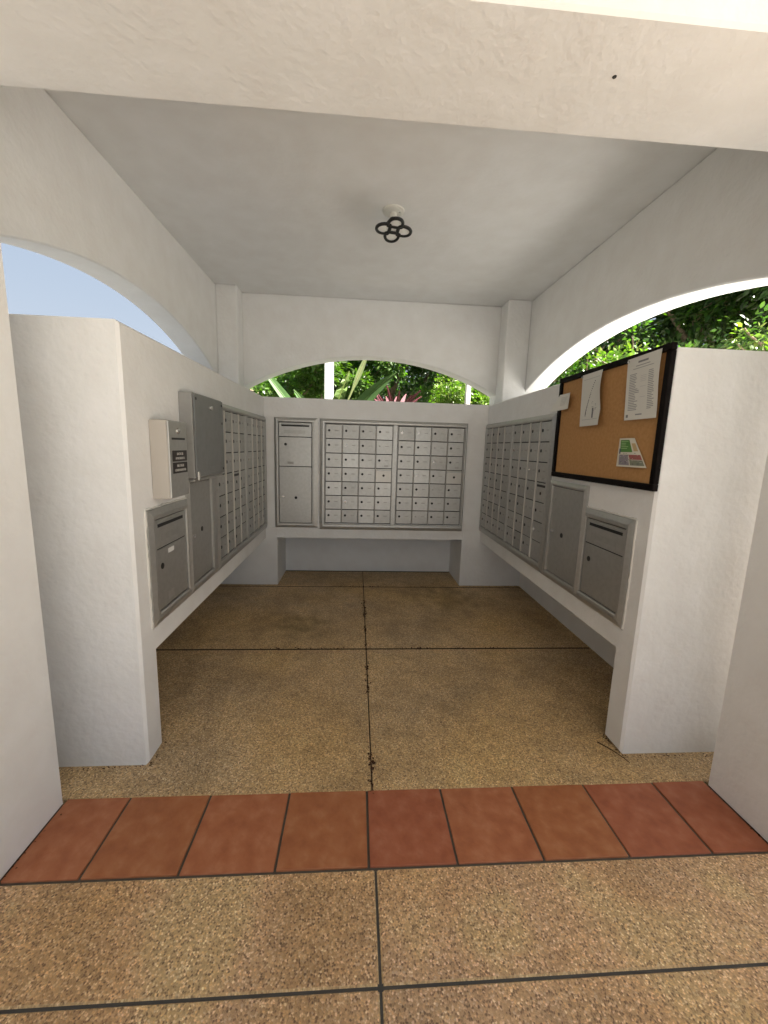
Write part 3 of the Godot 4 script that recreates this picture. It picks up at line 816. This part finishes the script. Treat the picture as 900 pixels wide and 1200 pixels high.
# trunk with forking limbs; gives back the ends of the twigs
func limbs(parent: Node3D, h: float, spread: float, sd: int, r0: float, forks := 3, reach := 9.0) -> Array:
	var r := RandomNumberGenerator.new(); r.seed = sd
	var ends := []
	var st := S()
	var todo := [[Vector3(0, -0.1, 0), Vector3(r.randf_range(-0.15, 0.15), 1, r.randf_range(-0.15, 0.15)).normalized(), h * 0.38, r0, 0]]
	while todo.size() > 0:
		var b: Array = todo.pop_back()
		var p: Vector3 = b[0]; var d: Vector3 = b[1]; var L: float = b[2]; var rad: float = b[3]
		var pts := [p]; var rs := [rad]
		for k in 4:
			d = (d + Vector3(r.randfn(), r.randfn() * 0.5, r.randfn()) * 0.14).normalized()
			p += d * L / 4; pts.append(p); rs.append(lerpf(rad, rad * 0.62, (k + 1) / 4.0))
		if Vector2(p.x, p.z).length() > reach: continue
		add_tube(st, pts, rs, 7)
		if b[4] >= 2: ends.append(pts[2])
		if b[4] < forks:
			var n := 3 if b[4] < 2 else 2
			var ph := r.randf() * TAU
			for k in n:
				var w := ph + TAU * k / n + r.randf_range(-0.4, 0.4)
				var nd := (d * 0.75 + Vector3(cos(w), 0.15, sin(w)) * spread * r.randf_range(0.7, 1.2)).normalized()
				todo.append([p, nd, L * r.randf_range(0.6, 0.85), rad * 0.6, b[4] + 1])
		else: ends.append(p)
	part("trunk", st.commit(), M.bark, parent)
	return ends

func tree(called: String, label: String, at: Vector3, h: float, spread: float, sd: int, cols: Array, per: int, clump: float, size: float, extra := 0, reach := 9.0, forks := 3) -> Node3D:
	var o := thing(called, label, "tree" if called.ends_with("tree") else "shrub", at, 0.0)
	var ends := limbs(o, h, spread, sd, 0.03 + h * 0.022, forks, reach)
	var r := RandomNumberGenerator.new(); r.seed = sd + 1
	var cl := []
	for e in ends:
		var out := Vector2(e.x, e.z).length()
		if out > reach: continue
		cl.append([e, clump * r.randf_range(0.7, 1.25)])
	for k in extra: cl.append([Vector3(r.randf_range(-1, 1) * spread * h * 0.42, h * r.randf_range(0.25, 1.0), r.randf_range(-1, 1) * spread * h * 0.35), clump * r.randf_range(0.6, 1.2)])
	crown(o, cl, per, size, cols, sd + 2, leaf_mesh(0.26, 0.05))
	return o

# long blade with a midrib, from base along a bending path
func blade(base: Vector3, dir: Vector3, length: float, width: float, droop: float, col: Color, sd: int, stalk := 0.25, ruffle := 0.0) -> ArrayMesh:
	var r := RandomNumberGenerator.new(); r.seed = sd
	var st := S(); var n := 22
	var d := dir.normalized(); var p := base
	var side := d.cross(Vector3(0.25, 0.35, 1.0)).normalized()
	if side.length() < 0.5: side = Vector3.RIGHT
	var rows := []
	for i in n + 1:
		var t := float(i) / n
		var wv := 0.012
		if t > stalk:
			var u := (t - stalk) / (1 - stalk)
			wv = maxf(0.006, width * pow(sin(PI * clampf(0.06 + u * 0.94, 0, 1)), 0.65) * (1.0 - 0.25 * u))
		var up := side.cross(d).normalized()
		var rf := ruffle * sin(i * 2.4)
		rows.append([p - side * wv + up * (wv * 0.28 + rf), p, p + side * wv + up * (wv * 0.28 - rf), 1.0 + 0.10 * sin(i * 1.9)])
		p += d * length / n
		d = (d + Vector3.DOWN * droop / n + Vector3(r.randfn(), 0, r.randfn()) * 0.01).normalized()
	for i in n:
		for k in 2:
			var q := [rows[i][k], rows[i][k + 1], rows[i + 1][k + 1], rows[i + 1][k]]
			var f: float = rows[i][3]
			st.set_color(Color(col.r * f, col.g * f, col.b * f))
			quad(st, q[0], q[1], q[2], q[3], Vector3(0, 0.6, 1))
	# midrib
	var rib := []
	for i in n + 1: rib.append(rows[i][1] - Vector3(0, 0.003, 0))
	st.set_color(Color(col.r * 1.5, col.g * 1.25, col.b * 1.3))
	add_tube(st, rib, [0.009], 5)
	return st.commit()

func build_outside():
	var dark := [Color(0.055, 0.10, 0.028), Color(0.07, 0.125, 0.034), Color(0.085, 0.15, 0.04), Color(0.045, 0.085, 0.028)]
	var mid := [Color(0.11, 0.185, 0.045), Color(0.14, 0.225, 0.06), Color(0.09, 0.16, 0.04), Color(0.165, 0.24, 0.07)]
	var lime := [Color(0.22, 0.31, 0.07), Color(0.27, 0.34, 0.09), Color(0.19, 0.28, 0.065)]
	# behind the back arch
	tree("hedge_tree", "dense dark green tree behind the left part of the back arch", Vector3(-1.3, -0.1, -8.0), 3.8, 0.22, 201, dark + mid, 420, 0.36, 0.085, 26, 1.0)
	tree("hedge_tree", "dense green tree behind the middle of the back arch", Vector3(0.35, -0.1, -7.9), 3.7, 0.62, 202, mid, 420, 0.36, 0.085, 16)
	tree("hedge_tree", "dark glossy tree behind the right part of the back arch", Vector3(2.2, -0.1, -8.1), 3.7, 0.62, 203, dark + mid, 420, 0.36, 0.085, 16)
	tree("hedge_tree", "tall dark tree farther off behind the left end of the back arch", Vector3(-1.2, -0.1, -10.2), 5.4, 0.24, 204, dark, 260, 0.62, 0.14, 26, 1.1)
	tree("hedge_tree", "tall dark tree farther off behind the middle of the back arch", Vector3(0.6, -0.1, -10.4), 5.8, 0.6, 205, dark, 260, 0.62, 0.14, 22)
	tree("hedge_tree", "tall dark tree farther off behind the right end of the back arch", Vector3(4.0, -0.1, -10.2), 5.8, 0.6, 206, dark, 260, 0.62, 0.14, 22)
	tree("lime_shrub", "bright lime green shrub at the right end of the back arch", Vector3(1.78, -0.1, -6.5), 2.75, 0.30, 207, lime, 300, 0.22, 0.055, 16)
	# posts out in the garden
	solo("garden_post", box(Vector3(-0.48, -0.1, -6.05), Vector3(-0.355, 3.2, -5.92), 0.01), M.paint, "white square post in front of the hedge, seen left of centre through the back arch", "post")
	solo("garden_post", box(Vector3(1.575, -0.1, -6.10), Vector3(1.645, 2.52, -6.03), 0.008), M.porcelain, "slim pale post in front of the lime shrub, right in the back arch", "post")
	# broad-leaved plant and red plant just behind the back wall
	var o := thing("broad_leaf_plant", "broad leaf plant with large upright green blades behind the back wall", "plant", Vector3(-0.3, -0.1, -5.85))
	var bl := Color(0.06, 0.13, 0.03)
	part("leaf", blade(Vector3(-0.05, 1.30, 0), Vector3(-0.62, 0.8, 0.05), 1.62, 0.075, 0.0, bl, 1, 0.25), M.blade, o)
	part("leaf", blade(Vector3(-0.32, 1.2, 0.1), Vector3(0.38, 1, 0.0), 1.42, 0.085, 0.15, Color(0.12, 0.19, 0.04), 2, 0.45, 0.025), M.blade, o)
	part("leaf", blade(Vector3(-0.22, 1.2, 0.12), Vector3(0.40, 1, 0.0), 1.75, 0.042, -0.1, Color(0.15, 0.19, 0.07), 3, 0.68), M.blade, o)
	part("leaf", blade(Vector3(-0.12, 1.3, 0.16), Vector3(0.42, 1, 0.1), 1.55, 0.10, 0.95, bl, 4, 0.35), M.blade, o)
	part("leaf", blade(Vector3(0.0, 1.2, 0.1), Vector3(-0.30, 1, 0.1), 1.2, 0.09, 0.9, bl, 5, 0.4), M.blade, o)
	var sp := S()
	for q in [[-0.05, 1.32], [-0.32, 1.22], [-0.22, 1.22], [-0.12, 1.32], [0.0, 1.22]]:
		add_tube(sp, [Vector3(q[0] * 0.5 - 0.05, 0, 0.05), Vector3(q[0] * 0.8, 0.7, 0.08), Vector3(q[0], q[1], 0.08)], [0.03, 0.025, 0.012], 6)
	part("stem", sp.commit(), M.bark, o)
	o = thing("red_leaf_plant", "dark red spiky leaf plant behind the centre of the back wall", "plant", Vector3(0.52, 0.13, -5.9))
	for k in 13:
		var a := TAU * k / 13.0
		part("leaf", blade(Vector3(0, 1.55 + 0.05 * sin(k * 2.0), 0), Vector3(cos(a) * 0.42, 1.0, sin(a) * 0.42), 0.62 + 0.1 * sin(k * 3.1), 0.042, 0.9, Color(0.13, 0.042, 0.05), 30 + k, 0.1), M.blade, o)
	var st := S(); add_tube(st, [Vector3(0, -0.3, 0), Vector3(0.02, 0.9, 0), Vector3(0, 1.65, 0)], [0.03, 0.025, 0.02], 7)
	part("stem", st.commit(), M.bark, o)
	# beyond the right arch
	tree("garden_tree", "spreading tree with brown limbs at the right end of the right arch", Vector3(4.9, -0.1, -4.2), 3.8, 0.85, 211, mid + lime, 60, 0.26, 0.07, 0, 9.0, 4)
	tree("garden_tree", "tree with tangled brown branches behind the middle of the right arch", Vector3(5.4, -0.1, -6.6), 4.2, 0.85, 212, dark + mid, 55, 0.26, 0.065, 0, 9.0, 4)
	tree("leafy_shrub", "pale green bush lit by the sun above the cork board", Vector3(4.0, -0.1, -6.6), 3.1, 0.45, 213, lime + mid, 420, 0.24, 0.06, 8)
	tree("garden_tree", "dark dense tree at the far end of the right arch", Vector3(4.6, -0.1, -8.8), 4.4, 0.65, 214, dark, 420, 0.36, 0.075, 14)
	tree("garden_tree", "tall dark tree far back behind the right arch, beyond the brown limbs", Vector3(8.2, -0.1, -6.0), 6.4, 0.6, 215, dark, 300, 0.7, 0.15, 24)
	tree("garden_tree", "tall dark tree far back behind the right arch, beyond the pale bush", Vector3(8.0, -0.1, -10.0), 6.6, 0.6, 216, dark, 300, 0.7, 0.15, 24)

# ==================================================================== litter
func build_litter():
	var st := S()
	var pts := []
	for k in 9:
		var t := k / 8.0
		pts.append(Vector3(lerpf(1.225, 1.30, t), 0.006 + 0.012 * sin(t * PI), lerpf(-1.735, -1.60, t) + 0.018 * sin(t * 3.0)))
	add_tube(st, pts, [0.0028, 0.0026, 0.0024, 0.0024, 0.0022, 0.002, 0.002, 0.0018, 0.0015], 6)
	solo("twig", st.commit(), M.debris, "thin bent brown twig on the floor beside the right low wall", "twig")
	# crumbs of dead leaf and soil along the joints
	var r := RandomNumberGenerator.new(); r.seed = 90
	st = S()
	for k in 260:
		var p := Vector3.ZERO
		if k < 150:
			var zc: float = [-3.55, -3.3, -2.75, -2.45, -2.25, -1.66, -1.57, -3.0][k % 8]
			p = Vector3(0.09 + r.randfn() * 0.008, 0.0, zc + r.randfn() * 0.05)
		elif k < 215:
			var xc: float = [-0.55, -0.35, -0.15, 0.45, 0.8, 1.0][k % 6]
			p = Vector3(xc + r.randfn() * 0.05, 0.0, -2.70 + r.randfn() * 0.007)
		else:
			var xd: float = [0.75, 0.6, 0.2, -0.1][k % 4]
			p = Vector3(xd + r.randfn() * 0.06, 0.0, -3.995 + r.randfn() * 0.008)
		var s := r.randf_range(0.003, 0.010)
		var b := Basis(Vector3(r.randfn(), r.randfn(), r.randfn()).normalized(), r.randf() * TAU)
		var q := [b * Vector3(s, 0, 0), b * Vector3(-s * 0.6, s * 0.5, 0), b * Vector3(-s * 0.4, -s * 0.6, s * 0.4), b * Vector3(0, 0, -s * 0.7)]
		var u := p + Vector3(0, 0.004, 0)
		flat(st, u + q[0], u + q[1], u + q[2], q[0] + q[1] + q[2]); flat(st, u + q[0], u + q[1], u + q[3], q[0] + q[1] + q[3])
		flat(st, u + q[1], u + q[2], u + q[3], q[1] + q[2] + q[3]); flat(st, u + q[0], u + q[2], u + q[3], q[0] + q[2] + q[3])
	for e in [[1.30, -1.64, 2.0, -1.64, 40], [1.288, -1.66, 1.288, -1.79, 22], [-1.4, -1.645, -0.9, -1.645, 26], [-0.892, -1.66, -0.892, -1.79, 12], [-1.12, -1.47, -1.12, -1.12, 14], [1.558, -1.47, 1.558, -1.12, 26], [-0.78, -4.50, 1.09, -4.50, 26], [1.13, -4.03, 1.74, -4.03, 22]]:
		for k in e[4]:
			var t := r.randf()
			var p := Vector3(lerpf(e[0], e[2], t) + r.randfn() * 0.006, 0.003, lerpf(e[1], e[3], t) + r.randfn() * 0.006)
			var s := r.randf_range(0.002, 0.007)
			var b := Basis(Vector3(r.randfn(), r.randfn(), r.randfn()).normalized(), r.randf() * TAU)
			var q := [b * Vector3(s, 0, 0), b * Vector3(-s * 0.6, s * 0.5, 0), b * Vector3(-s * 0.4, -s * 0.6, s * 0.4), b * Vector3(0, 0, -s * 0.7)]
			flat(st, p + q[0], p + q[1], p + q[2], q[0] + q[1] + q[2]); flat(st, p + q[0], p + q[1], p + q[3], q[0] + q[1] + q[3])
			flat(st, p + q[1], p + q[2], p + q[3], q[1] + q[2] + q[3]); flat(st, p + q[0], p + q[2], p + q[3], q[0] + q[2] + q[3])
	var o := solo("leaf_litter", st.commit(), M.debris, "brown crumbs of leaf and soil caught along the floor joints", "litter")
	o.set_meta("kind", "stuff")
